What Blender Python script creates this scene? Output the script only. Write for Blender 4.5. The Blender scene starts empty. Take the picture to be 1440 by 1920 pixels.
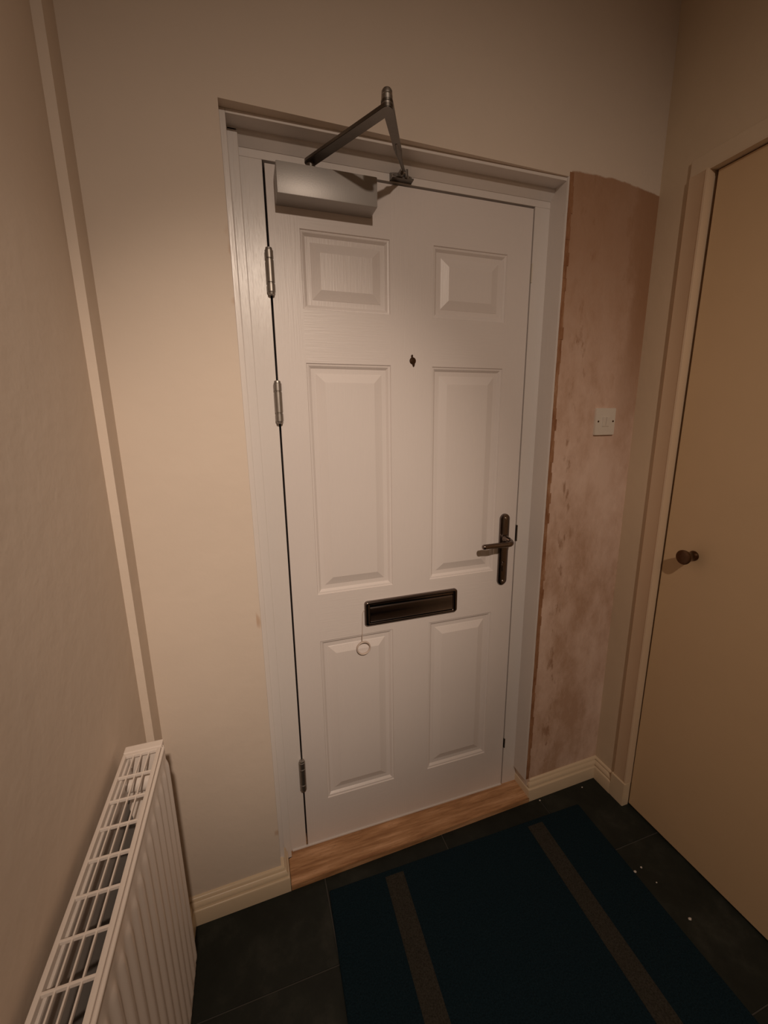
import bpy, bmesh, math, random
from mathutils import Vector, Matrix
random.seed(7)
PI = math.pi
sc = bpy.context.scene
col = sc.collection

# ---------------------------------------------------------------- camera
cam_d = bpy.data.cameras.new('camera'); cam = bpy.data.objects.new('camera', cam_d); col.objects.link(cam)
Rm = ((0.95006025, 0.30208094, 0.07831106), (-0.31182461, 0.92882601, 0.20011908), (-0.01228519, -0.2145445, 0.97663695))
cam.matrix_world = Matrix(((Rm[0][0], Rm[0][2], -Rm[0][1], -0.0842892),
                           (Rm[1][0], Rm[1][2], -Rm[1][1], -1.1436741),
                           (Rm[2][0], Rm[2][2], -Rm[2][1], 1.40866979), (0, 0, 0, 1)))
cam_d.sensor_fit = 'HORIZONTAL'; cam_d.sensor_width = 36.0
cam_d.lens = 774.870841 / 1440 * 36.0
cam_d.clip_start = 0.01
sc.camera = cam

# ---------------------------------------------------------------- world, lights, exposure
w = bpy.data.worlds.new('world'); sc.world = w; w.use_nodes = True
w.node_tree.nodes['Background'].inputs[0].default_value = (0.5, 0.55, 0.7, 1)
w.node_tree.nodes['Background'].inputs[1].default_value = 0.02
LP = Vector((0.08, -2.08, 2.46))          # the reflector lamp under the hall ceiling behind the camera
def lamp(name, kind, loc, energy, color, **kw):
    d = bpy.data.lights.new(name, kind); d.energy = energy; d.color = color
    for k, v in kw.items(): setattr(d, k, v)
    o = bpy.data.objects.new(name, d); col.objects.link(o); o.location = loc
    return o
def aim(o, tgt): o.rotation_euler = (Vector(tgt) - o.location).to_track_quat('-Z', 'Y').to_euler()
LC = (1.0, 0.80, 0.635)
beam = lamp('hall_lamp_beam', 'SPOT', LP, 87, LC, spot_size=math.radians(38), spot_blend=1.0, shadow_soft_size=0.03)
aim(beam, (0.02, 0.0, 1.06))
wide = lamp('hall_lamp_spill', 'SPOT', LP, 59, LC, spot_size=math.radians(102), spot_blend=1.0, shadow_soft_size=0.03)
aim(wide, (0.55, 0.0, 0.30))
sc.view_settings.view_transform = 'Standard'; sc.view_settings.look = 'None'
sc.view_settings.exposure = 0.0; sc.view_settings.gamma = 1.0; sc.view_settings.use_curve_mapping = False

# ---------------------------------------------------------------- materials
def srgb(r, g, b):
    f = lambda c: (c / 255) / 12.92 if c / 255 <= 0.04045 else ((c / 255 + 0.055) / 1.055) ** 2.4
    return (f(r), f(g), f(b), 1)
def base(name, c, rough=0.5, metal=0.0, spec=0.5):
    m = bpy.data.materials.new(name); m.use_nodes = True
    b = m.node_tree.nodes['Principled BSDF']
    b.inputs['Base Color'].default_value = tuple(c[:3]) + (1,)
    b.inputs['Roughness'].default_value = rough; b.inputs['Metallic'].default_value = metal
    b.inputs['Specular IOR Level'].default_value = spec
    return m, m.node_tree, b
def coords(nt, scale=(1, 1, 1)):
    tc = nt.nodes.new('ShaderNodeTexCoord'); mp = nt.nodes.new('ShaderNodeMapping')
    mp.inputs['Scale'].default_value = scale; nt.links.new(tc.outputs['Object'], mp.inputs['Vector'])
    return mp.outputs['Vector']
def noise(nt, vec, scale, detail=4, rough=0.55):
    n = nt.nodes.new('ShaderNodeTexNoise'); n.inputs['Scale'].default_value = scale
    n.inputs['Detail'].default_value = detail; n.inputs['Roughness'].default_value = rough
    nt.links.new(vec, n.inputs['Vector']); return n.outputs['Fac']
def bump(nt, b, h, dist, strength=1.0, prev=None):
    n = nt.nodes.new('ShaderNodeBump'); n.inputs['Distance'].default_value = dist; n.inputs['Strength'].default_value = strength
    nt.links.new(h, n.inputs['Height'])
    if prev: nt.links.new(prev, n.inputs['Normal'])
    nt.links.new(n.outputs['Normal'], b.inputs['Normal']); return n.outputs['Normal']
def ramp(nt, fac, stops):
    r = nt.nodes.new('ShaderNodeValToRGB'); e = r.color_ramp.elements
    while len(e) < len(stops): e.new(0.5)
    for i, (p, c) in enumerate(stops): e[i].position = p; e[i].color = tuple(c[:3]) + (1,)
    nt.links.new(fac, r.inputs['Fac']); return r.outputs['Color']
def mathn(nt, op, a, b=None, c=None, clamp=False):
    n = nt.nodes.new('ShaderNodeMath'); n.operation = op; n.use_clamp = clamp
    for i, v in enumerate((a, b, c)):
        if v is None: continue
        if isinstance(v, (int, float)): n.inputs[i].default_value = v
        else: nt.links.new(v, n.inputs[i])
    return n.outputs[0]
def mixc(nt, fac, a, b):
    n = nt.nodes.new('ShaderNodeMix'); n.data_type = 'RGBA'
    if isinstance(fac, (int, float)): n.inputs[0].default_value = fac
    else: nt.links.new(fac, n.inputs[0])
    for s, v in ((6, a), (7, b)):
        if isinstance(v, tuple): n.inputs[s].default_value = tuple(v[:3]) + (1,)
        else: nt.links.new(v, n.inputs[s])
    return n.outputs[2]
def smooth(nt, v, a, b):
    n = nt.nodes.new('ShaderNodeMapRange'); n.interpolation_type = 'SMOOTHSTEP'
    n.inputs['From Min'].default_value = a; n.inputs['From Max'].default_value = b
    nt.links.new(v, n.inputs['Value']); return n.outputs['Result']

C_WHITE = (0.77, 0.71, 0.685); C_WALL = (0.745, 0.640, 0.545); C_CREAM = (0.72, 0.61, 0.455)
def paint(name, c, rough, bscale=60, bdist=0.0004, spec=0.5, mott=0.04, stretch=(1, 1, 1)):
    m, nt, b = base(name, c, rough, 0, spec)
    v = coords(nt, stretch)
    n = noise(nt, v, bscale, 3); bump(nt, b, n, bdist)
    big = noise(nt, coords(nt), 2.2, 4, 0.6)
    d = tuple(x * (1 - mott) for x in c); l = tuple(min(1, x * (1 + mott)) for x in c)
    nt.links.new(ramp(nt, big, [(0.3, d), (0.7, l)]), b.inputs['Base Color'])
    return m
M_WALL = paint('matt_wall_paint', C_WALL, 0.75, 25, 0.0012, 0.25)
M_ARCH = paint('architrave_eggshell', (0.71, 0.54, 0.38), 0.5, 30, 0.0004, 0.4, 0.03)
M_WALLR = paint('matt_wall_paint_right', (0.70, 0.575, 0.43), 0.75, 25, 0.0012, 0.25)
M_CREAM = paint('cream_eggshell_paint', (0.66, 0.475, 0.290), 0.45, 30, 0.0005, 0.4, 0.03)
M_SKIRT = paint('cream_gloss_paint', (0.74, 0.60, 0.43), 0.32, 40, 0.0003, 0.5, 0.03)
M_WHITE_V = paint('white_gloss_grain_upright', C_WHITE, 0.36, 16, 0.0004, 0.42, 0.02, (14, 14, 0.8))
M_WHITE_H = paint('white_gloss_grain_level', C_WHITE, 0.36, 16, 0.0004, 0.42, 0.02, (0.8, 14, 14))
M_FRAME = paint('white_frame_gloss', (0.76, 0.71, 0.68), 0.30, 16, 0.0005, 0.5, 0.02, (10, 10, 0.8))
M_CEIL = paint('ceiling_paint', (0.80, 0.76, 0.70), 0.8, 25, 0.001, 0.2)
M_RAD = paint('radiator_enamel', (0.84, 0.76, 0.70), 0.28, 40, 0.0001, 0.5, 0.01)
M_PLAST = paint('white_plastic', (0.74, 0.68, 0.60), 0.35, 40, 0.0001, 0.5, 0.01)

def make_front_wall():
    m, nt, b = base('wall_paint_and_bare_plaster', C_WALL, 0.75, 0, 0.25)
    tc = nt.nodes.new('ShaderNodeTexCoord'); sp = nt.nodes.new('ShaderNodeSeparateXYZ')
    nt.links.new(tc.outputs['Object'], sp.inputs[0]); X, Z = sp.outputs['X'], sp.outputs['Z']
    v = coords(nt)
    big = noise(nt, v, 2.2, 4, 0.6)
    wall = ramp(nt, big, [(0.3, tuple(x * .97 for x in C_WALL)), (0.7, tuple(x * 1.03 for x in C_WALL))])
    # bare plaster, drying unevenly
    n1 = noise(nt, coords(nt, (1.3, 1.3, 0.7)), 4.2, 7, 0.66); n2 = noise(nt, coords(nt, (1.6, 1.6, 0.9)), 10, 7, 0.72)
    mix = mathn(nt, 'ADD', mathn(nt, 'MULTIPLY', n1, 0.65), mathn(nt, 'MULTIPLY', n2, 0.35))
    pl = ramp(nt, mix, [(0.39, (0.55, 0.36, 0.255)), (0.50, (0.71, 0.515, 0.41)), (0.61, (0.82, 0.63, 0.525))])
    # streak of damp/brown knife marks beside the door reveal
    nb = noise(nt, coords(nt, (3, 3, 1.2)), 11, 5, 0.6)
    dx = mathn(nt, 'ABSOLUTE', mathn(nt, 'SUBTRACT', X, 0.895))
    band = mathn(nt, 'SUBTRACT', 1.0, smooth(nt, dx, 0.0, 0.06))
    spots = mathn(nt, 'MULTIPLY', smooth(nt, nb, 0.55, 0.68), band)
    pl = mixc(nt, mathn(nt, 'MULTIPLY', spots, 0.75), pl, (0.34, 0.18, 0.10))
    # undried plaster near top and inner corner, with upward light fall-off painted in
    wob = mathn(nt, 'MULTIPLY', mathn(nt, 'SUBTRACT', n1, 0.5), 0.25)
    top = smooth(nt, mathn(nt, 'ADD', Z, wob), 1.30, 2.00)
    rt = smooth(nt, mathn(nt, 'ADD', X, wob), 1.0, 1.12)
    rt = mathn(nt, 'MULTIPLY', rt, smooth(nt, Z, 1.1, 1.8))
    wet_shade = mathn(nt, 'MAXIMUM', mathn(nt, 'MULTIPLY', top, 0.80), mathn(nt, 'MULTIPLY', rt, 0.92))
    pl = mixc(nt, wet_shade, pl, (0.36, 0.195, 0.105))
    # outline of the bare patch
    edge = mathn(nt, 'MULTIPLY', mathn(nt, 'SUBTRACT', noise(nt, v, 35, 3), 0.5), 0.012)
    bow = mathn(nt, 'MULTIPLY', mathn(nt, 'POWER', mathn(nt, 'ABSOLUTE', mathn(nt, 'SUBTRACT', X, 0.92)), 2.0), -0.32)
    lim = mathn(nt, 'ADD', mathn(nt, 'ADD', bow, 2.076), edge)
    inz = smooth(nt, mathn(nt, 'SUBTRACT', lim, Z), -0.002, 0.004)
    inx = smooth(nt, X, 0.819, 0.8205)
    inx2 = mathn(nt, 'SUBTRACT', 1.0, smooth(nt, mathn(nt, 'ADD', X, mathn(nt, 'MULTIPLY', edge, 0.3)), 1.160, 1.163))
    mask = mathn(nt, 'MULTIPLY', mathn(nt, 'MULTIPLY', inz, inx), inx2)
    # old paint line left of the frame: a few chipped patches
    nx = mathn(nt, 'ABSOLUTE', mathn(nt, 'SUBTRACT', X, -0.091))
    chip = mathn(nt, 'MULTIPLY', mathn(nt, 'SUBTRACT', 1.0, smooth(nt, nx, 0.004, 0.008)), smooth(nt, noise(nt, v, 9, 2), 0.60, 0.66))
    wall = mixc(nt, mathn(nt, 'MULTIPLY', chip, 0.6), wall, (0.50, 0.30, 0.18))
    nt.links.new(mixc(nt, mask, wall, pl), b.inputs['Base Color'])
    h = mathn(nt, 'ADD', mathn(nt, 'MULTIPLY', noise(nt, v, 25, 3), 0.0011), mathn(nt, 'MULTIPLY', mathn(nt, 'MULTIPLY', n2, mask), 0.0022))
    h = mathn(nt, 'ADD', h, mathn(nt, 'MULTIPLY', mask, -0.0012))
    bump(nt, b, h, 1.0)
    return m
M_FRONT = make_front_wall()

def make_rough_plaster():
    m, nt, b = base('raw_plaster_and_gap_shade', (0.30, 0.15, 0.08), 0.9, 0, 0.15)
    n = noise(nt, coords(nt, (3, 3, 0.8)), 14, 5, 0.7)
    nt.links.new(ramp(nt, n, [(0.35, (0.26, 0.115, 0.055)), (0.6, (0.42, 0.23, 0.13)), (0.72, (0.58, 0.40, 0.28))]), b.inputs['Base Color'])
    bump(nt, b, n, 0.004); return m
M_RAW = make_rough_plaster()

def make_tile():
    m, nt, b = base('dark_slate_tile', (0.03, 0.03, 0.03), 0.55, 0, 0.22)
    v = coords(nt); n = noise(nt, v, 7, 6, 0.65); f = noise(nt, v, 60, 3)
    oi = nt.nodes.new('ShaderNodeObjectInfo')
    k = mathn(nt, 'ADD', n, mathn(nt, 'MULTIPLY', mathn(nt, 'SUBTRACT', oi.outputs['Random'], 0.5), 0.15))
    nt.links.new(ramp(nt, k, [(0.3, (0.012, 0.014, 0.012)), (0.55, (0.020, 0.0235, 0.0195)), (0.72, (0.040, 0.042, 0.035))]), b.inputs['Base Color'])
    h = mathn(nt, 'ADD', mathn(nt, 'MULTIPLY', n, 0.003), mathn(nt, 'MULTIPLY', f, 0.0005)); bump(nt, b, h, 1.0)
    return m
M_TILE = make_tile()
M_GROUT, _, _ = base('grey_grout', (0.075, 0.07, 0.063), 0.9)

def make_wood():
    m, nt, b = base('oak_sill', (0.4, 0.17, 0.07), 0.42, 0, 0.4)
    n = noise(nt, coords(nt, (1.2, 14, 14)), 5, 6, 0.6); g = noise(nt, coords(nt, (6, 60, 60)), 6, 3)
    c = ramp(nt, n, [(0.32, (0.33, 0.16, 0.072)), (0.5, (0.52, 0.285, 0.14)), (0.68, (0.72, 0.43, 0.25))])
    nt.links.new(mixc(nt, mathn(nt, 'MULTIPLY', smooth(nt, g, 0.56, 0.68), 0.4), c, (0.25, 0.12, 0.05)), b.inputs['Base Color'])
    bump(nt, b, g, 0.0004); return m
M_WOOD = make_wood()

def make_metal(name, c, rough, bs=0.0):
    m, nt, b = base(name, c, rough, 1.0)
    n = noise(nt, coords(nt), 90, 2)
    nt.links.new(ramp(nt, n, [(0.3, tuple(x * .92 for x in c)), (0.7, c)]), b.inputs['Base Color'])
    return m
M_STEEL = make_metal('satin_steel', (0.40, 0.37, 0.34), 0.45)
M_BRONZE = make_metal('dark_polished_metal', (0.20, 0.165, 0.15), 0.20)
M_KNOB = make_metal('aged_bronze', (0.13, 0.075, 0.045), 0.30)
M_LEVER = make_metal('lever_metal', (0.22, 0.175, 0.15), 0.22)
M_SILVER = paint('silver_grey_enamel', (0.42, 0.40, 0.385), 0.42, 300, 0.0001, 0.5, 0.01)
M_SILVER.node_tree.nodes['Principled BSDF'].inputs['Metallic'].default_value = 0.35
M_ARM = make_metal('closer_arm_metal', (0.22, 0.20, 0.18), 0.38)
M_DARK, _, _ = base('dark_gap_shade', (0.008, 0.007, 0.006), 0.8, 0, 0.2)  # near-black painted in for the shade behind door gaps and letter flap
M_SCREW = make_metal('screw_steel', (0.45, 0.40, 0.35), 0.35)
M_CORD = paint('white_cord', (0.62, 0.52, 0.45), 0.6, 300, 0.0001)

def make_mat(name, c, k):
    m, nt, b = base(name, c, 0.95, 0, 0.1)
    n = noise(nt, coords(nt), 260, 3, 0.7)
    nt.links.new(ramp(nt, n, [(0.3, tuple(x * .55 for x in c)), (0.7, tuple(x * 1.4 for x in c))]), b.inputs['Base Color'])
    bump(nt, b, n, k); return m
M_MAT = make_mat('navy_ribbed_pile', (0.0075, 0.0200, 0.0290), 0.003)
M_STRIP = make_mat('grey_scraper_strip', (0.040, 0.037, 0.030), 0.001)
M_CRUMB = paint('plaster_crumb', (0.65, 0.60, 0.55), 0.8)

# ---------------------------------------------------------------- helpers
def tag(o, label=None, cat=None, group=None, kind=None):
    if label: o['label'] = label
    if cat: o['category'] = cat
    if group: o['group'] = group
    if kind: o['kind'] = kind
    return o
def wloc(p):
    v = Vector((0, 0, 0))
    while p is not None: v += p.location; p = p.parent
    return v
def link(name, bm, mat, parent=None, loc=None, smooth_deg=None):
    """bm is in world coordinates; origin = loc (or the parent's)"""
    pl = wloc(parent)
    o_loc = Vector(loc) if loc is not None else pl
    for v in bm.verts: v.co -= o_loc
    bmesh.ops.recalc_face_normals(bm, faces=bm.faces)
    me = bpy.data.meshes.new(name); bm.to_mesh(me); bm.free()
    me.materials.append(mat)
    if smooth_deg:
        for p in me.polygons: p.use_smooth = True
        me.set_sharp_from_angle(angle=math.radians(smooth_deg))
    o = bpy.data.objects.new(name, me); col.objects.link(o)
    o.location = o_loc - pl
    if parent: o.parent = parent
    return o
def empty(name, loc, label=None, cat=None, group=None, kind=None):
    o = bpy.data.objects.new(name, None); col.objects.link(o); o.location = loc; o.empty_display_size = 0.05
    return tag(o, label, cat, group, kind)
def box(bm, x0, x1, y0, y1, z0, z1, bev=0.0):
    t = bmesh.new()
    P = [(x, y, z) for z in (z0, z1) for y in (y0, y1) for x in (x0, x1)]
    vs = [t.verts.new(p) for p in P]
    for f in ((0, 2, 3, 1), (4, 5, 7, 6), (0, 1, 5, 4), (2, 6, 7, 3), (0, 4, 6, 2), (1, 3, 7, 5)): t.faces.new([vs[i] for i in f])
    if bev: bmesh.ops.bevel(t, geom=t.edges[:], offset=bev, segments=2, affect='EDGES', profile=0.6)
    merge(bm, t); return bm
def merge(bm, t, M=None):
    me = bpy.data.meshes.new('t'); t.to_mesh(me); t.free()
    if M is not None: me.transform(M)
    bm.from_mesh(me); bpy.data.meshes.remove(me)
def prism(bm, pts, z0, z1):
    lo = [bm.verts.new((p[0], p[1], z0)) for p in pts]; hi = [bm.verts.new((p[0], p[1], z1)) for p in pts]
    n = len(pts); bm.faces.new(lo[::-1]); bm.faces.new(hi)
    for i in range(n): bm.faces.new((lo[i], lo[(i + 1) % n], hi[(i + 1) % n], hi[i]))
    return bm
def lathe(bm, prof, o, d, seg=32):
    """prof = (radius, distance along d) from origin o"""
    d = Vector(d).normalized(); a = d.orthogonal().normalized(); b = d.cross(a); rings = []
    o = Vector(o)
    for r, h in prof:
        rings.append([bm.verts.new(o + d * h + (a * math.cos(2 * PI * k / seg) + b * math.sin(2 * PI * k / seg)) * max(r, 1e-5)) for k in range(seg)])
    for i in range(len(rings) - 1):
        for k in range(seg): bm.faces.new((rings[i][k], rings[i][(k + 1) % seg], rings[i + 1][(k + 1) % seg], rings[i + 1][k]))
    bm.faces.new(rings[0][::-1]); bm.faces.new(rings[-1])
    return bm
def tube(bm, pts, rads, seg=16, sx=1.0, sy=1.0, up=(0, 0, 1)):
    pts = [Vector(p) for p in pts]; rings = []
    for i, p in enumerate(pts):
        t = (pts[min(i + 1, len(pts) - 1)] - pts[max(i - 1, 0)]).normalized()
        s = t.cross(Vector(up)).normalized(); u = s.cross(t)
        r = rads[i] if isinstance(rads, (list, tuple)) else rads
        rings.append([bm.verts.new(p + s * math.cos(2 * PI * k / seg) * r * sx + u * math.sin(2 * PI * k / seg) * r * sy) for k in range(seg)])
    for i in range(len(rings) - 1):
        for k in range(seg): bm.faces.new((rings[i][k], rings[i][(k + 1) % seg], rings[i + 1][(k + 1) % seg], rings[i + 1][k]))
    bm.faces.new(rings[0][::-1]); bm.faces.new(rings[-1]); return bm
def sweep(bm, prof, path):
    """prof = (offset to the right of travel, z); mitred polyline path in plan"""
    n = len(path); P = [Vector(p) for p in path]; rings = []
    def right(a, b): d = (b - a).normalized(); return Vector((d.y, -d.x))
    for i in range(n):
        if i == 0: m = right(P[0], P[1])
        elif i == n - 1: m = right(P[-2], P[-1])
        else:
            a, b = right(P[i - 1], P[i]), right(P[i], P[i + 1]); m = (a + b); m = m / (m.dot(a))
        rings.append([bm.verts.new((P[i].x + m.x * t, P[i].y + m.y * t, z)) for t, z in prof])
    k = len(prof)
    for i in range(n - 1):
        for j in range(k): bm.faces.new((rings[i][j], rings[i][(j + 1) % k], rings[i + 1][(j + 1) % k], rings[i + 1][j]))
    bm.faces.new(rings[0][::-1]); bm.faces.new(rings[-1]); return bm
def rrect(cx, cz, w, h, r, n=6):
    out = []
    for qx, qz, a0 in ((1, 1, 0), (-1, 1, 90), (-1, -1, 180), (1, -1, 270)):
        for k in range(n + 1):
            a = math.radians(a0 + 90 * k / n)
            out.append((cx + qx * (w / 2 - r) + r * math.cos(a), cz + qz * (h / 2 - r) + r * math.sin(a)))
    return out
def plate(bm, layers):
    """closed loops (x,z) at given y, stacked from back to front, capped"""
    rings = [[bm.verts.new((x, y, z)) for x, z in loop] for loop, y in layers]
    n = len(rings[0]); bm.faces.new(rings[0]); bm.faces.new(rings[-1][::-1])
    for i in range(len(rings) - 1):
        for k in range(n): bm.faces.new((rings[i][k], rings[i + 1][k], rings[i + 1][(k + 1) % n], rings[i][(k + 1) % n]))
    return bm

# ---------------------------------------------------------------- the setting
XL, XP, XR = -0.368, -0.351, 1.150        # left wall, left boxed corner, right wall
YB, ZC = -3.3, 2.75                       # back of the hall, ceiling
def YW(x): return -0.0855 + 0.0225 * x    # face of the front wall (slightly out of square)
YP = -0.160                               # front edge of the boxed corner
ZT = 2.057                                # top of the door opening
X0, X1 = -0.086, 0.818                    # sides of the opening

bm = bmesh.new()
prism(bm, [(XP, YW(XP)), (X0, YW(X0)), (X0, 0.14), (XP, 0.14)], -0.02, ZT)
prism(bm, [(X1, YW(X1)), (1.30, YW(1.30)), (1.30, 0.14), (X1, 0.14)], -0.02, ZT)
prism(bm, [(XP, YW(XP)), (1.30, YW(1.30)), (1.30, 0.14), (XP, 0.14)], ZT, ZC)
bmesh.ops.remove_doubles(bm, verts=bm.verts, dist=1e-5)
wf = tag(link('wall_front', bm, M_FRONT), 'beige painted wall around the white door with a bare pink plaster patch', kind='structure')
# raw strip of plaster between the white reveal lining and the pink patch
bm = bmesh.new(); N = 60
for i in range(N):
    z0 = 0.088 + (2.068 - 0.088) * i / N; z1 = 0.088 + (2.068 - 0.088) * (i + 1) / N
    box(bm, 0.8125 + random.uniform(0, .0006), 0.8262 + random.uniform(-.002, .004), YW(0.817) - 0.0008 - random.uniform(0, .0016), YW(0.817) + 0.02, z0 - .0006, z1)
tag(link('plaster_edge', bm, M_RAW, wf), 'ragged brown strip of raw plaster')

bm = bmesh.new()
box(bm, XL - 0.12, XL, YB, YP, -0.02, ZC)
box(bm, XL - 0.12, XP, YP, 0.14, -0.02, ZC)
bmesh.ops.remove_doubles(bm, verts=bm.verts, dist=1e-5)
tag(link('wall_left', bm, M_WALL), 'beige wall behind the radiator with a narrow boxed step at the corner', kind='structure')

DY0, DY1, DZ = -0.2115, -0.975, 2.053     # cupboard door opening in the right wall
bm = bmesh.new()
box(bm, XR, 1.30, DY0 + 0.004, -0.03, -0.02, ZC)
box(bm, XR, 1.30, DY1, DY0 + 0.004, DZ + 0.004, ZC)
box(bm, XR, 1.30, YB, DY1, -0.02, ZC)
tag(link('wall_right', bm, M_WALLR), 'cream painted wall around the flush cupboard door', kind='structure')
bm = bmesh.new(); box(bm, XL - 0.12, 1.30, YB - 0.1, YB, -0.02, ZC)
tag(link('wall_back', bm, M_WALL), kind='structure')
bm = bmesh.new(); box(bm, XL - 0.12, 1.30, YB - 0.1, 0.14, ZC, ZC + 0.1)
tag(link('ceiling', bm, M_CEIL), kind='structure')

# floor: grout bed with slate tiles
bm = bmesh.new(); box(bm, XL - 0.12, 1.30, YB - 0.1, 0.14, -0.06, -0.0025)
fl = tag(link('floor', bm, M_GROUT), 'dark slate tiled floor with thin grey joints', kind='structure')
gx = [-0.368 + 0.4105 * i for i in range(5)]; gy = [0.0835 - 0.4105 * j for j in range(10)]
for i in range(4):
    for j in range(9):
        a, b_ = max(gx[i], XL), min(gx[i + 1], XR + 0.06); c, d = max(gy[j + 1], YB), min(gy[j], -0.045)
        if b_ - a < .02 or d - c < .02: continue
        g = 0.0016; dz = random.uniform(-0.0006, 0.0004)
        t = bmesh.new(); box(t, a + g, b_ - g, c + g, d - g, -0.009, dz, 0.0012)
        link('tile', t, M_TILE, fl, loc=((a + b_) / 2, (c + d) / 2, 0))

# skirting boards
SK = [(0, 0), (0.020, 0), (0.020, 0.047), (0.0188, 0.0505), (0.0165, 0.0525), (0.0115, 0.0530), (0.0115, 0.0556), (0.0155, 0.0580),
      (0.0150, 0.0625), (0.0128, 0.0670), (0.0098, 0.0705), (0.0080, 0.0722), (0.0045, 0.0726), (0.0045, 0.0750), (0.0080, 0.0770), (0.0066, 0.0805), (0.0040, 0.0835), (0, 0.0850)]
SK2 = [(t * 0.9, z) for t, z in SK]
bm = bmesh.new(); sweep(bm, SK, [(XL, YP), (XP, YP), (XP, YW(XP)), (-0.082, YW(-0.082)), (-0.082, -0.021)]); box(bm, -0.088, -0.0815, YW(-0.086) + 0.0002, -0.0205, 0, 0.0849)
tag(link('baseboard_front', bm, M_SKIRT, smooth_deg=50), 'cream moulded skirting board left of the white door', kind='structure')
bm = bmesh.new(); sweep(bm, SK2, [(0.8335, 0.0), (0.8335, YW(0.8335)), (XR, YW(XR)), (XR, -0.153)])
tag(link('baseboard_right', bm, M_SKIRT, smooth_deg=50), 'cream moulded skirting board right of the white door, turning into the corner', kind='structure')
bm = bmesh.new(); sweep(bm, SK, [(XL, YB), (XL, YP - 0.0202)])
tag(link('baseboard_left', bm, M_SKIRT, smooth_deg=50), kind='structure')

# door frame of the white door
W, ZB, ZH = 0.757, 0.025, 2.006
fr = empty('trim_1', (W / 2, 0, 0), 'white painted frame around the front door', kind='structure')
B = 0.0012
bm = bmesh.new(); box(bm, -0.075, 0.0, 0.0, 0.10, 0.0, ZH, B); link('jamb', bm, M_FRAME, fr)
bm = bmesh.new(); box(bm, W, 0.818, 0.0, 0.10, 0.0, ZH, B); link('jamb', bm, M_FRAME, fr)
bm = bmesh.new(); box(bm, -0.075, 0.818, 0.0, 0.10, ZH, 2.075, B); link('head', bm, M_FRAME, fr)
bm = bmesh.new(); box(bm, 0, W, 0.046, 0.075, ZH - 0.012, ZH); box(bm, 0, 0.012, 0.046, 0.075, 0.02, ZH); box(bm, W - 0.012, W, 0.046, 0.075, 0.02, ZH)
link('door_stop', bm, M_DARK, fr)
bm = bmesh.new()
box(bm, X0, -0.0735, -0.062, 0.0, 0.078, ZT, B); box(bm, -0.0735, 0.809, -0.062, 0.0, 2.0485, ZT, B)
link('bead', bm, M_FRAME, fr)
bm = bmesh.new()
box(bm, -0.0735, -0.0505, -0.020, 0.0, 0.02, 2.0485, 0.002); hv = [(-0.0200, 2.0485), (-0.0200, 2.0440), (-0.0015, 2.0235), (0.0, 2.0235), (0.0, 2.0485)]
ha = [bm.verts.new((-0.0735, y, z)) for y, z in hv]; hb = [bm.verts.new((0.809, y, z)) for y, z in hv]
for i in range(5): bm.faces.new((ha[i], ha[(i + 1) % 5], hb[(i + 1) % 5], hb[i]))
bm.faces.new(ha); bm.faces.new(hb[::-1])
link('cover_strip', bm, M_FRAME, fr)
bm = bmesh.new()   # white lining of the right reveal
v = [(0.8075, 0.0), (0.8085, YW(0.81) + 0.003), (0.8095, YW(0.81) - 0.0006), (0.8130, YW(0.81) - 0.0006), (0.8135, YW(0.81) + 0.003), (0.8175, 0.0)]
prism(bm, v, 0.0855, ZT - 0.0005)
link('reveal_lining', bm, M_FRAME, fr)
for z0, z1, m in ((1.806, 1.858, M_PLAST), (1.006, 1.062, M_ARM), (0.185, 0.225, M_ARM)):
    bm = bmesh.new(); box(bm, 0.7562, 0.7602, -0.0018, 0.02, z0, z1, 0.0006); link('keep_plate', bm, m, fr)

# wooden sill
bm = bmesh.new()
v = [(-0.0605, -0.1065), (0.820, -0.0855), (0.8165, -0.003), (0.8165, 0.10), (-0.049, 0.10), (-0.049, -0.0215), (-0.0605, -0.0215)]
prism(bm, v, 0.0, 0.0205); bmesh.ops.bevel(bm, geom=[e for e in bm.edges if all(q.co.z > .02 for q in e.verts)], offset=0.0015, segments=2, affect='EDGES')
tag(link('trim_2', bm, M_WOOD), 'orange brown wooden door sill between white door and dark floor', kind='structure')

# ---------------------------------------------------------------- white panelled front door
d1 = empty('door_1', (W / 2, 0, ZB), 'white six-panel front door', kind='structure')
LX0, LX1, LZ0, LZ1 = 0.0052, W - 0.0050, 0.0245, ZH - 0.0062
cols = ((0.079, 0.313), (0.439, 0.673)); rows = ((0.188, 0.759), (0.9105, 1.560), (1.690, 1.873))
T = 0.044
def slab(bm, x0, x1, z0, z1):
    box(bm, x0, x1, 0, T, z0, z1)
bm = bmesh.new()
for x0, x1 in ((LX0, cols[0][0]), (cols[0][1], cols[1][0]), (cols[1][1], LX1)):
    slab(bm, x0, x1, LZ0, LZ1)
link('stile', bm, M_WHITE_V, d1)
bm = bmesh.new()
zs = [LZ0, rows[0][0], rows[0][1], rows[1][0], rows[1][1], rows[2][0], rows[2][1], LZ1]
for i in range(0, 8, 2):
    for x0, x1 in cols: slab(bm, x0, x1, zs[i], zs[i + 1])
link('rail', bm, M_WHITE_H, d1)
PR = [(0, 0), (0.0018, 0.0030), (0.0035, 0.0032), (0.0065, 0.0042), (0.0105, 0.0078), (0.0125, 0.0098), (0.0145, 0.0100), (0.0250, 0.0100), (0.0262, 0.0092), (0.0470, 0.0018), (0.0485, 0.0012), (0.0500, 0.0012)]
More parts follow.
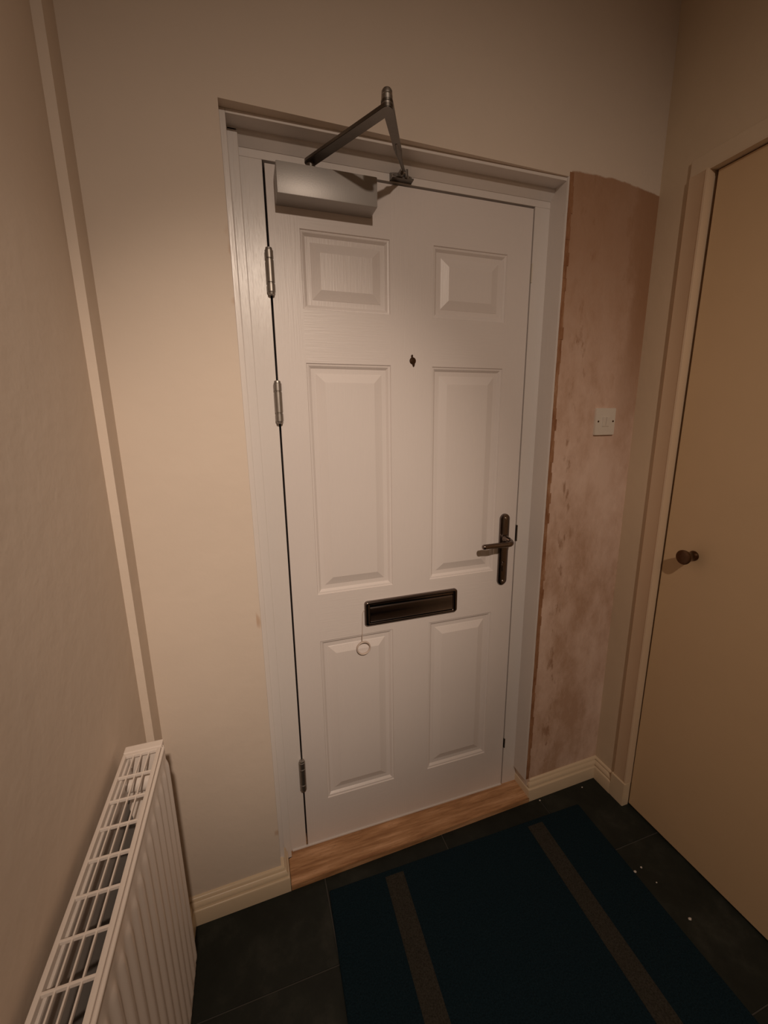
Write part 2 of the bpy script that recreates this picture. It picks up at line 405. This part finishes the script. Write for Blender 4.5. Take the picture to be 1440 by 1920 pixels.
for x0, x1 in cols:
    for z0, z1 in rows:
        bm = bmesh.new(); rings = []
        for o, dp in PR:
            rings.append([bm.verts.new(p) for p in ((x0 + o, dp, z0 + o), (x1 - o, dp, z0 + o), (x1 - o, dp, z1 - o), (x0 + o, dp, z1 - o))])
        for i in range(len(rings) - 1):
            for k in range(4): bm.faces.new((rings[i][k], rings[i][(k + 1) % 4], rings[i + 1][(k + 1) % 4], rings[i + 1][k]))
        bm.faces.new(rings[-1])
        bk = [bm.verts.new(p) for p in ((x0, T, z0), (x1, T, z0), (x1, T, z1), (x0, T, z1))]
        bm.faces.new(bk[::-1])
        for k in range(4): bm.faces.new((rings[0][k], bk[k], bk[(k + 1) % 4], rings[0][(k + 1) % 4]))
        link('door_panel', bm, M_WHITE_V, d1, loc=((x0 + x1) / 2, 0, (z0 + z1) / 2), smooth_deg=14)
bm = bmesh.new(); box(bm, -0.046, LX1, -0.0045, 0.002, 0.0207, 0.0250, 0.0006)
link('weather_bar', bm, M_FRAME, d1)
# hinges
for z0, z1 in ((1.714, 1.820), (1.405, 1.514), (0.251, 0.368)):
    h = z1 - z0; r = 0.0100; prof = [(0.0045, 0), (0.0078, 0.0015), (0.0086, 0.006)]
    for a, b_ in ((0.0065, h * .24), (h * .24 + 0.002, h * .76 - 0.002), (h * .76, h - 0.0065)):
        prof += [(r * .8, a), (r, a + 0.001), (r, b_ - 0.001), (r * .8, b_)]
    prof += [(0.0086, h - 0.006), (0.0078, h - 0.0015), (0.0045, h)]
    bm = bmesh.new(); lathe(bm, prof, (0.0018, -0.0090, z0), (0, 0, 1), 20)
    box(bm, 0.0002, 0.0040, -0.003, 0.03, z0 + 0.004, z1 - 0.004)
    link('hinge', bm, M_STEEL, d1, loc=(0.002, 0, (z0 + z1) / 2), smooth_deg=40)
# spy hole: small dark disc with a broken-off flap above and below
bm = bmesh.new(); SX, SZ = 0.3785, 1.5740
lathe(bm, [(0.0095, 0), (0.0097, 0.0012), (0.0085, 0.0024), (0.003, 0.0028)], (SX, 0.0005, SZ), (0, -1, 0), 24)
up = [(SX - .0050, SZ + .004), (SX + .0005, SZ + .004), (SX - .0002, SZ + .0155), (SX - .0028, SZ + .0165), (SX - .0052, SZ + .0140)]
dn = [(SX - .0035, SZ - .006), (SX + .0065, SZ - .006), (SX + .0050, SZ - .0135), (SX + .0022, SZ - .0170), (SX - .0002, SZ - .0140)]
plate(bm, [(up, 0.0002), (up, -0.0025)]); plate(bm, [(dn, 0.0002), (dn, -0.0020)])
tag(link('spy_hole', bm, M_KNOB, d1, loc=(SX, 0, SZ)), 'small dark spy hole')
# lever handle on a long backplate
hz0, hz1, hx = 0.857, 1.106, 0.7065
hd = empty('door_handle', (0, 0, 0)); hd.parent = d1; hd.location = Vector((hx, 0, 0.98)) - d1.location
bm = bmesh.new(); cz, hh = (hz0 + hz1) / 2, hz1 - hz0
plate(bm, [(rrect(hx, cz, 0.0355, hh, 0.0175, 12), 0.0), (rrect(hx, cz, 0.0355, hh, 0.0175, 12), -0.0035), (rrect(hx, cz, 0.0335, hh - .002, 0.0165, 12), -0.0065), (rrect(hx, cz, 0.0235, hh - .012, 0.0117, 12), -0.0088)])
link('backplate', bm, M_BRONZE, hd, smooth_deg=25)
lz = 1.0215
bm = bmesh.new()
lathe(bm, [(0.0135, 0), (0.0133, 0.003), (0.0105, 0.006), (0.0092, 0.020)], (0.7085, -0.0088, lz), (0, -1, 0), 24)
pts = []; rad = []
for k in range(25):
    t = k / 24
    if t < 0.32:
        a = t / 0.32 * PI / 2; x = 0.7085 - 0.020 * (1 - math.cos(a)) + 0.0015; y = -0.030 - 0.0245 * math.sin(a)
    else:
        s = (t - 0.32) / 0.68; x = 0.6900 - 0.0880 * s; y = -0.0545 + 0.0035 * math.sin(s * PI) - 0.0005 * s
    z = lz - 0.003 - 0.0015 * t - 0.002 * math.sin(t * PI)
    pts.append((x, y, z)); rad.append(0.0098 - 0.0012 * min(t, .45) / .45)
pts += [(0.5985, -0.0550, pts[-1][2]), (0.5955, -0.0550, pts[-1][2]), (0.5940, -0.0550, pts[-1][2])]; rad += [0.0082, 0.0062, 0.0030]
tube(bm, pts, rad, 18)
link('lever', bm, M_LEVER, hd, smooth_deg=50)
bm = bmesh.new()
lathe(bm, [(0.0085, 0), (0.0085, 0.003), (0.0075, 0.0045), (0.0035, 0.0048)], (0.7060, -0.0085, 0.933), (0, -1, 0), 24)
box(bm, 0.7010, 0.7110, -0.0118, -0.008, 0.908, 0.930, 0.0015)
link('lock_cylinder', bm, M_BRONZE, hd, smooth_deg=35)
for z in (1.0915, 0.872):
    bm = bmesh.new(); lathe(bm, [(0.0040, 0), (0.0040, 0.0010), (0.0028, 0.0020), (0.0008, 0.0018)], (hx, -0.0085, z), (0, -1, 0), 16)
    link('screw', bm, M_SCREW, hd, smooth_deg=35)
# letter plate
lx0, lx1, lz0, lz1 = 0.2195, 0.5360, 0.7880, 0.8685
lp = empty('letter_plate', (0, 0, 0)); lp.parent = d1; lp.location = Vector(((lx0 + lx1) / 2, 0, lz0)) - d1.location
cx, cz = (lx0 + lx1) / 2, (lz0 + lz1) / 2; ww, hh = lx1 - lx0, lz1 - lz0
outer = lambda k, y: (rrect(cx, cz, ww - 2 * k, hh - 2 * k, max(0.010 - k, 0.003), 6), y)
inner_c = (cx, cz + 0.0005)
inner = lambda k, y: (rrect(inner_c[0], inner_c[1], ww - 0.030 + 2 * k, hh - 0.017 + 2 * k, 0.002 + k, 6), y)
layers = [outer(0, 0.0), outer(0, -0.007), outer(0.0022, -0.0105), outer(0.005, -0.0115), inner(0.0020, -0.0112), inner(0, -0.0095), inner(0, -0.0005)]
bm = bmesh.new(); rings = [[bm.verts.new((x, y, z)) for x, z in lo] for lo, y in layers]; n = len(rings[0])
for i in range(len(rings) - 1):
    for k in range(n): bm.faces.new((rings[i][k], rings[i + 1][k], rings[i + 1][(k + 1) % n], rings[i][(k + 1) % n]))
link('surround', bm, M_BRONZE, lp, smooth_deg=40)
fx0, fx1, fz0, fz1 = cx - (ww - 0.030) / 2, cx + (ww - 0.030) / 2, cz - (hh - 0.018) / 2, cz + (hh - 0.017) / 2
bm = bmesh.new(); box(bm, fx0, fx1, -0.0020, 0.0004, fz0, fz1); link('recess', bm, M_DARK, lp)
bm = bmesh.new(); box(bm, fx0 + 0.0015, fx1 - 0.0015, -0.0092, -0.002, fz1 - 0.0085, fz1 - 0.0005, 0.0016); link('top_rail', bm, M_BRONZE, lp, smooth_deg=35)
bm = bmesh.new()
prof = [(-0.002, fz0 + 0.0025), (-0.0105, fz0 + 0.0025), (-0.0112, fz0 + 0.0045), (-0.0096, fz0 + 0.0065), (-0.0090, fz0 + 0.030), (-0.0080, fz1 - 0.0185), (-0.0066, fz1 - 0.0135), (-0.0045, fz1 - 0.0115), (-0.002, fz1 - 0.0115)]
a = [bm.verts.new((fx0 + 0.002, y, z)) for y, z in prof]; b_ = [bm.verts.new((fx1 - 0.002, y, z)) for y, z in prof]
for i in range(len(prof) - 1): bm.faces.new((a[i], a[i + 1], b_[i + 1], b_[i]))
bm.faces.new(a); bm.faces.new(b_[::-1])
link('flap', bm, M_BRONZE, lp, smooth_deg=40)

# ring hanging on a cord from the letter plate
pr = empty('pull_ring', (0.2145, 0, 0.717), 'small pale ring hanging on a thin cord below the left end of the letter plate', 'pull ring')
bm = bmesh.new(); rc = Vector((0.2135, -0.0045, 0.7145)); RR = 0.0208
lp_pts = [rc + Vector((math.cos(2 * PI * k / 40), 0, math.sin(2 * PI * k / 40))) * RR for k in range(40)]
rings = []
for k, p in enumerate(lp_pts):
    rd = (p - rc).normalized()
    rings.append([bm.verts.new(p + (rd * math.cos(2 * PI * j / 10) * 0.0022 + Vector((0, 1, 0)) * math.sin(2 * PI * j / 10) * 0.0045)) for j in range(10)])
for i in range(40):
    for j in range(10): bm.faces.new((rings[i][j], rings[i][(j + 1) % 10], rings[(i + 1) % 40][(j + 1) % 10], rings[(i + 1) % 40][j]))
link('ring', bm, M_CORD, pr, smooth_deg=60)
bm = bmesh.new()
tube(bm, [(0.2215, -0.0035, 0.842), (0.2165, -0.0030, 0.839), (0.2130, -0.0022, 0.830), (0.2120, -0.0015, 0.800), (0.2110, -0.0015, 0.765), (0.2100, -0.003, 0.736)], 0.0010, 8)
link('cord', bm, M_CORD, pr, smooth_deg=60)

# ---------------------------------------------------------------- overhead door closer
dc = empty('door_closer', (0.143, 0, 1.917), 'silver grey overhead door closer with folding arm on top left of the white door', 'door closer')
bm = bmesh.new(); box(bm, 0.0250, 0.2615, -0.0600, 0.0005, 1.9155, 1.9790, 0.0016)
link('body', bm, M_SILVER, dc, smooth_deg=40)
bm = bmesh.new(); box(bm, 0.0275, 0.2590, -0.0575, -0.004, 1.9785, 1.9800); link('top_cover', bm, M_SILVER, dc)
sp_, el, br = Vector((0.107, -0.034, 0)), Vector((0.2245, -0.2450, 0)), Vector((0.3430, -0.026, 0))
za = 2.0005
bm = bmesh.new(); lathe(bm, [(0.0115, 0), (0.0115, 0.012), (0.0095, 0.013), (0.0095, 0.020)], (sp_.x, sp_.y, 1.9795), (0, 0, 1), 20)
link('spindle', bm, M_ARM, dc, smooth_deg=40)
def bar(bm, a, b, w0, w1, z, t, ends=True):
    d = (b - a).normalized(); s = Vector((-d.y, d.x, 0)); pts = []
    for k in range(9):
        an = PI / 2 + PI * k / 8; pts.append(a + (d * math.cos(an) + s * math.sin(an)) * w0)
    for k in range(9):
        an = -PI / 2 + PI * k / 8; pts.append(b + (d * math.cos(an) + s * math.sin(an)) * w1)
    t_ = bmesh.new(); prism(t_, [(p.x, p.y) for p in pts], z, z + t)
    bmesh.ops.bevel(t_, geom=[e for e in t_.edges if abs(e.verts[0].co.z - e.verts[1].co.z) < 1e-6], offset=0.0012, segments=2, affect='EDGES')
    merge(bm, t_)
bm = bmesh.new(); bar(bm, sp_, el, 0.0135, 0.0125, za - 0.004, 0.008); link('main_arm', bm, M_ARM, dc, smooth_deg=40)
bm = bmesh.new(); mid = el.lerp(br, 0.56); bar(bm, el, mid, 0.0120, 0.0085, za + 0.0065, 0.006)
fwd = (br - el).normalized()
m3 = lambda p, z: (p.x, p.y, z)
tube(bm, [m3(mid - fwd * 0.02, za + 0.010), m3(mid + fwd * 0.012, za + 0.0105), m3(el.lerp(br, 0.72), za + 0.011), m3(br - fwd * 0.012, 2.017)], [0.0045, 0.0085, 0.0050, 0.0040], 14)
link('forearm', bm, M_ARM, dc, smooth_deg=40)
bm = bmesh.new(); lathe(bm, [(0.0092, 0), (0.0108, 0.001), (0.0108, 0.008), (0.0094, 0.0085), (0.0094, 0.0100), (0.0110, 0.011), (0.0110, 0.0180), (0.0094, 0.0185), (0.0094, 0.0195), (0.0106, 0.0205), (0.0104, 0.0265), (0.0080, 0.0300), (0.003, 0.0310)], (el.x, el.y, za + 0.001), (0, 0, 1), 24)
link('elbow_joint', bm, M_STEEL, dc, smooth_deg=35)
bm = bmesh.new()
plate(bm, [([(0.3135, 2.0070), (0.3725, 2.0070), (0.3725, 2.0215), (0.3520, 2.0265), (0.3330, 2.0265), (0.3135, 2.0235)], 0.0003), ([(0.3135, 2.0070), (0.3725, 2.0070), (0.3725, 2.0215), (0.3520, 2.0265), (0.3330, 2.0265), (0.3135, 2.0235)], -0.0045)])
box(bm, 0.3145, 0.3720, -0.0210, -0.002, 2.0065, 2.0105, 0.001)
box(bm, 0.3335, 0.3400, -0.0300, -0.003, 2.0085, 2.0240, 0.001); box(bm, 0.3465, 0.3530, -0.0300, -0.003, 2.0085, 2.0240, 0.001)
link('bracket', bm, M_ARM, dc)
bm = bmesh.new(); lathe(bm, [(0.0035, 0), (0.0035, 0.021)], (0.3325, -0.0245, 2.017), (1, 0, 0), 14)
link('pivot_pin', bm, M_SCREW, dc, smooth_deg=40)
for x in (0.3215, 0.3650):
    bm = bmesh.new(); lathe(bm, [(0.0048, 0), (0.0048, 0.0015), (0.0030, 0.0028), (0.0026, 0.0012)], (x, -0.0043, 2.0165), (0, -1, 0), 18)
    link('screw', bm, M_SCREW, dc, smooth_deg=35)

# ---------------------------------------------------------------- light switch
sx, sz = 1.0195, 1.3985; ys = YW(sx)
ls = empty('light_switch', (sx, ys, sz), 'white two-gang light switch on the bare pink plaster', 'light switch')
S = 0.0225
def skew(bm):
    for v in bm.verts: v.co.y += YW(v.co.x) - 0.0
bm = bmesh.new(); plate(bm, [(rrect(sx, sz, 0.0800, 0.0855, 0.002, 4), 0.0002), (rrect(sx, sz, 0.0800, 0.0855, 0.002, 4), -0.0065), (rrect(sx, sz, 0.0780, 0.0835, 0.003, 4), -0.0085)]); skew(bm)
link('plate', bm, M_PLAST, ls, smooth_deg=30)
for k in (-1, 1):
    bm = bmesh.new(); xx = sx + k * 0.0075
    vs = [(xx - .0065, -0.0083, sz - .0150), (xx + .0065, -0.0083, sz - .0150), (xx + .0065, -0.0083, sz + .0150), (xx - .0065, -0.0083, sz + .0150)]
    t = bmesh.new(); box(t, xx - .0065, xx + .0065, -0.0105, -0.0070, sz - .0150, sz + .0150, 0.0008)
    for v in t.verts:
        if v.co.z > sz and v.co.y < -0.009: v.co.y -= 0.0016
    merge(bm, t); skew(bm); link('rocker', bm, M_PLAST, ls)
    bm = bmesh.new(); lathe(bm, [(0.0030, 0), (0.0030, 0.0012), (0.0022, 0.0016)], (sx + k * 0.0305, -0.0083, sz + 0.001), (0, -1, 0), 16); skew(bm)
    link('screw', bm, M_KNOB, ls)

# ---------------------------------------------------------------- cupboard door on the right
XD = 1.163
d2 = empty('door_2', (XD, (DY0 + DY1) / 2, 0.008), 'cream flush cupboard door in the right wall', kind='structure')
bm = bmesh.new(); t = bmesh.new(); box(t, XD, XD + 0.038, DY1 + 0.003, DY0 - 0.0015, 0.008, DZ - 0.0030, 0.0015)
for v in t.verts:
    if v.co.y > -0.5: v.co.y -= 0.0065 * min(1, max(0, (v.co.z - 0.1) / 1.0))
merge(bm, t)
link('leaf', bm, M_CREAM, d2)
ky, kz = -0.3080, 1.003
bm = bmesh.new()
lathe(bm, [(0.0150, 0), (0.0154, 0.002), (0.0140, 0.0055), (0.0118, 0.0085), (0.0112, 0.011), (0.0125, 0.016), (0.0165, 0.028), (0.0208, 0.0385), (0.0220, 0.0425), (0.0218, 0.0445), (0.0200, 0.0455), (0.004, 0.0453)], (XD + 0.0003, ky, kz), (-1, 0, 0), 40)
link('knob', bm, M_KNOB, d2, smooth_deg=40)
bm = bmesh.new(); box(bm, XD + 0.0385, XD + 0.06, DY1 - 0.02, DY0 + 0.02, -0.002, DZ + 0.02); box(bm, XD + 0.014, XD + 0.045, DY0 - 0.010, DY0 + 0.004, 0, DZ + .003); box(bm, XD + 0.004, XD + 0.045, DY1, DY0, DZ + 0.0003, DZ + 0.004)
link('rebate', bm, M_RAW, d2)  # brown colour stands in for shadow in the gaps around the leaf
# architrave
ar = empty('trim_3', (1.145, -0.18, 0), 'cream architrave and plinth block beside the cupboard door', kind='structure')
XA = 1.1375
bm = bmesh.new()
prism(bm, [(XR + 0.013, DY0), (XA + 0.003, DY0), (XA - 0.001, DY0 + 0.0015), (XA - 0.002, DY0 + 0.006), (XA, DY0 + 0.0095), (XA, -0.1600), (XA + 0.003, -0.1565), (XA + 0.006, -0.1535), (XR + 0.001, -0.1525), (XR + 0.001, DY0 + 0.0042), (XR + 0.013, DY0 + 0.0042)], 0.098, DZ + 0.0015)
link('upright', bm, M_ARCH, ar, smooth_deg=30)
bm = bmesh.new()
box(bm, XA + 0.004, XR + 0.001, DY1 - 0.05, -0.1565, DZ + 0.0015, DZ + 0.045, 0.002); box(bm, XA + .004, XD + 0.003, DY1, DY0, DZ + 0.0003, DZ + 0.0038)
link('header', bm, M_WALLR, ar)
bm = bmesh.new()
t = bmesh.new(); box(t, 1.1325, XR + 0.012, DY0 - 0.0005, -0.1525, 0.0, 0.100)
for v in t.verts:
    if v.co.z > .05 and v.co.x < 1.14: v.co.z -= 0.0035
bmesh.ops.bevel(t, geom=t.edges[:], offset=0.0015, segments=2, affect='EDGES'); merge(bm, t)
link('plinth_block', bm, M_SKIRT, ar, smooth_deg=30)

# ---------------------------------------------------------------- radiator
RX0, RX1, RY0, RY1, RZ0, RZ1 = -0.353, -0.280, -1.160, -0.337, 0.215, 0.800
ra = empty('radiator', ((RX0 + RX1) / 2, (RY0 + RY1) / 2, RZ0), 'white panel radiator with slotted top grille on the left wall', 'radiator')
# front panel: pressed flutes
def panel(xf, sgn, name):
    bm = bmesh.new(); pitch = 0.0325; y0, y1 = RY0 + 0.02, RY1 - 0.008; n = int((y1 - y0) / (pitch / 14)); zt = 0.788
    zl = [(RZ0, 0.0), (RZ0 + 0.003, 0.0), (RZ0 + 0.010, 0.0), (RZ0 + 0.014, .35), (RZ0 + 0.020, .8), (RZ0 + 0.028, 1.0), (0.45, 1.0), (0.745, 1.0), (0.753, .85), (0.760, .4), (0.765, 0.0), (zt, 0.0), (zt + 0.006, 0.0)]
    grid = []
    for i in range(n + 1):
        y = y1 - (y1 - y0) * i / n; ph = (y1 - y + 0.0128) / pitch; c = 0.5 - 0.5 * math.cos(2 * PI * ph); c = max(c, 0.0)
        e = min(1, (y1 - y) / 0.006); row = []
        for j, (z, k) in enumerate(zl):
            x = xf - sgn * 0.0050 + sgn * 0.0042 * c * k
            if j == 0: x = xf - sgn * 0.012
            x -= sgn * 0.005 * (1 - e) ** 2
            row.append((x, y, z))
        row = row + [(x - sgn * 0.0016, y, z) for x, y, z in row[::-1]]
        grid.append([bm.verts.new(p) for p in row])
    for i in range(n):
        m = len(grid[0])
        for j in range(m): bm.faces.new((grid[i][j], grid[i][(j + 1) % m], grid[i + 1][(j + 1) % m], grid[i + 1][j]))
    bm.faces.new(grid[0][::-1]); bm.faces.new(grid[-1])
    return link(name, bm, M_RAD, ra, smooth_deg=35)
panel(RX1, 1, 'front_panel')
bm = bmesh.new(); box(bm, RX0, RX0 + 0.010, RY0 + 0.02, RY1 - 0.006, RZ0, RZ1 - 0.012, 0.003); link('back_panel', bm, M_RAD, ra)
# water-way seam along the top of the front panel, seen as the thin bright ridge
bm = bmesh.new(); tube(bm, [(RX1 - 0.0052, RY1 - 0.020, 0.7950), (RX1 - 0.0052, RY0 + 0.02, 0.7950)], 0.0030, 12); link('top_seam', bm, M_RAD, ra, smooth_deg=60)
# end cap
bm = bmesh.new(); box(bm, RX0, RX1 - 0.0075, RY1 - 0.018, RY1, 0.745, RZ1, 0.0018); box(bm, RX0, RX1 - 0.010, RY1 - 0.004, RY1 - 0.0005, RZ0 + 0.03, 0.745); link('end_cap', bm, M_RAD, ra)
bm = bmesh.new(); box(bm, RX0, RX1 - 0.0075, RY0, RY0 + 0.018, RZ0 + 0.03, RZ1, 0.0018); link('end_cap', bm, M_RAD, ra)
# grille
GX0, GX1, GY1, GY0 = RX0, RX1 - 0.0085, RY1 - 0.0185, RY0 + 0.018
bm = bmesh.new()
box(bm, GX0, GX0 + 0.0062, GY0, GY1, 0.788, 0.7985, 0.0012); box(bm, GX1 - 0.0070, GX1, GY0, GY1, 0.780, 0.7985, 0.0012)
box(bm, GX0 + 0.0050, GX1 - 0.0060, GY1 - 0.0062, GY1, 0.792, 0.7985, 0.0008); box(bm, GX0 + 0.0050, GX1 - 0.0060, GY0, GY0 + 0.0062, 0.792, 0.7985, 0.0008)
gr = link('grille', bm, M_RAD, ra, smooth_deg=35)
k = 0
while True:
    y = -0.4115 - 0.0497 * k
    if y < GY0 + 0.01: break
    bm = bmesh.new(); box(bm, GX0 + 0.0055, GX1 - 0.0065, y - 0.0017, y + 0.0017, 0.7925, 0.7978, 0.0007); link('slat', bm, M_RAD, gr, loc=((GX0 + GX1) / 2, y, 0.795)); k += 1
gw = (GX1 - 0.0070) - (GX0 + 0.0062)
for i in (1, 2, 3):
    x = GX0 + 0.0062 + gw * i / 4
    bm = bmesh.new(); box(bm, x - 0.0011, x + 0.0011, GY0 + 0.006, GY1 - 0.006, 0.7920, 0.7972, 0.0005); link('bar', bm, M_RAD, gr, loc=(x, (GY0 + GY1) / 2, 0.7945))
# convector fins folded behind the front panel
bm = bmesh.new(); n = int((RY1 - 0.06 - RY0 - 0.04) / 0.0125); rows_ = []
for i in range(n + 1):
    y = RY1 - 0.05 - 0.0125 * i; ph = i % 4; x = RX1 - 0.010 if ph in (0, 1) else RX1 - 0.026
    rows_.append((bm.verts.new((x, y, RZ0 + 0.04)), bm.verts.new((x, y, 0.745))))
for i in range(n): bm.faces.new((rows_[i][0], rows_[i][1], rows_[i + 1][1], rows_[i + 1][0]))
bmesh.ops.solidify(bm, geom=bm.faces[:], thickness=0.0006)
link('convector', bm, M_RAD, ra)
# water connection tube and gusset inside the far end
bm = bmesh.new(); lathe(bm, [(0.015, 0), (0.015, 0.036)], (RX0 + 0.024, RY1 - 0.050, 0.757), (1, 0, 0), 24); lathe(bm, [(0.013, 0), (0.013, 0.03)], (RX0 + 0.008, RY1 - 0.050, 0.757), (1, 0, 0), 24)
link('connection_tube', bm, M_RAD, ra, smooth_deg=40)
bm = bmesh.new(); prism(bm, [(RX0 + 0.006, -0.362), (RX0 + 0.030, -0.362), (RX0 + 0.045, -0.43), (RX0 + 0.041, -0.47), (RX0 + 0.018, -0.42)], 0.735, 0.737)
link('gusset', bm, M_RAD, ra)
for y in (-0.50, -1.02):
    bm = bmesh.new(); box(bm, XL + 0.0002, RX0 + 0.0005, y - 0.012, y + 0.012, 0.35, 0.70); link('wall_bracket', bm, M_RAD, ra)

# ---------------------------------------------------------------- mat and crumbs
dm = empty('door_mat', (0.50, -0.80, 0), 'dark navy rectangular mat with two long grey strips lying before the door', 'mat')
A = math.radians(2.2); ux, uy = Vector((math.cos(0.008), -math.sin(0.008), 0)), Vector((-math.sin(A), -math.cos(A), 0)) 
O = Vector((0.048, -0.148, 0))
def quad(bm, s0, s1, t0, t1, z0, z1):
    ps = [O + ux * s + uy * t for s, t in ((s0, t0), (s1, t0), (s1, t1), (s0, t1))]
    t_ = bmesh.new(); prism(t_, [(p.x, p.y) for p in ps], z0, z1); bmesh.ops.bevel(t_, geom=t_.edges[:], offset=min(0.002, (z1 - z0) / 3), segments=2, affect='EDGES'); merge(bm, t_)
bm = bmesh.new(); quad(bm, 0, 0.935, 0, 1.45, 0.0004, 0.0075); link('pile', bm, M_MAT, dm)
for s0 in (0.175, 0.702):
    bm = bmesh.new(); quad(bm, s0, s0 + 0.060, 0.018, 1.42, 0.0070, 0.0086); link('strip', bm, M_STRIP, dm)
crumbs = [((0.980, -0.402), 0.0040, 'white plaster crumb beside the right edge of the mat'), ((1.010, -0.398), 0.0030, 'white plaster crumb between mat edge and cupboard door'),
          ((1.016, -0.447), 0.0022, 'tiny grey plaster crumb on the tiles by the cupboard door'), ((1.017, -0.549), 0.0042, 'white plaster crumb on the right tiles, farthest from the front door'),
          ((0.862, -0.0945), 0.0030, 'white crumb of plaster against the skirting right of the sill'), ((1.055, -0.100), 0.0026, 'pale crumb of plaster near the corner skirting')]
for (x, y), r, lab in crumbs:
    bm = bmesh.new(); bmesh.ops.create_icosphere(bm, subdivisions=2, radius=r)
    for v in bm.verts: v.co = Vector((v.co.x * random.uniform(.8, 1.5), v.co.y * random.uniform(.7, 1.1), v.co.z * .6)) + Vector((x, y, r * .55 + 0.0003))
    tag(link('plaster_crumb', bm, M_CRUMB, loc=(x, y, 0), smooth_deg=30), lab, 'crumb', 'plaster crumbs on the floor')
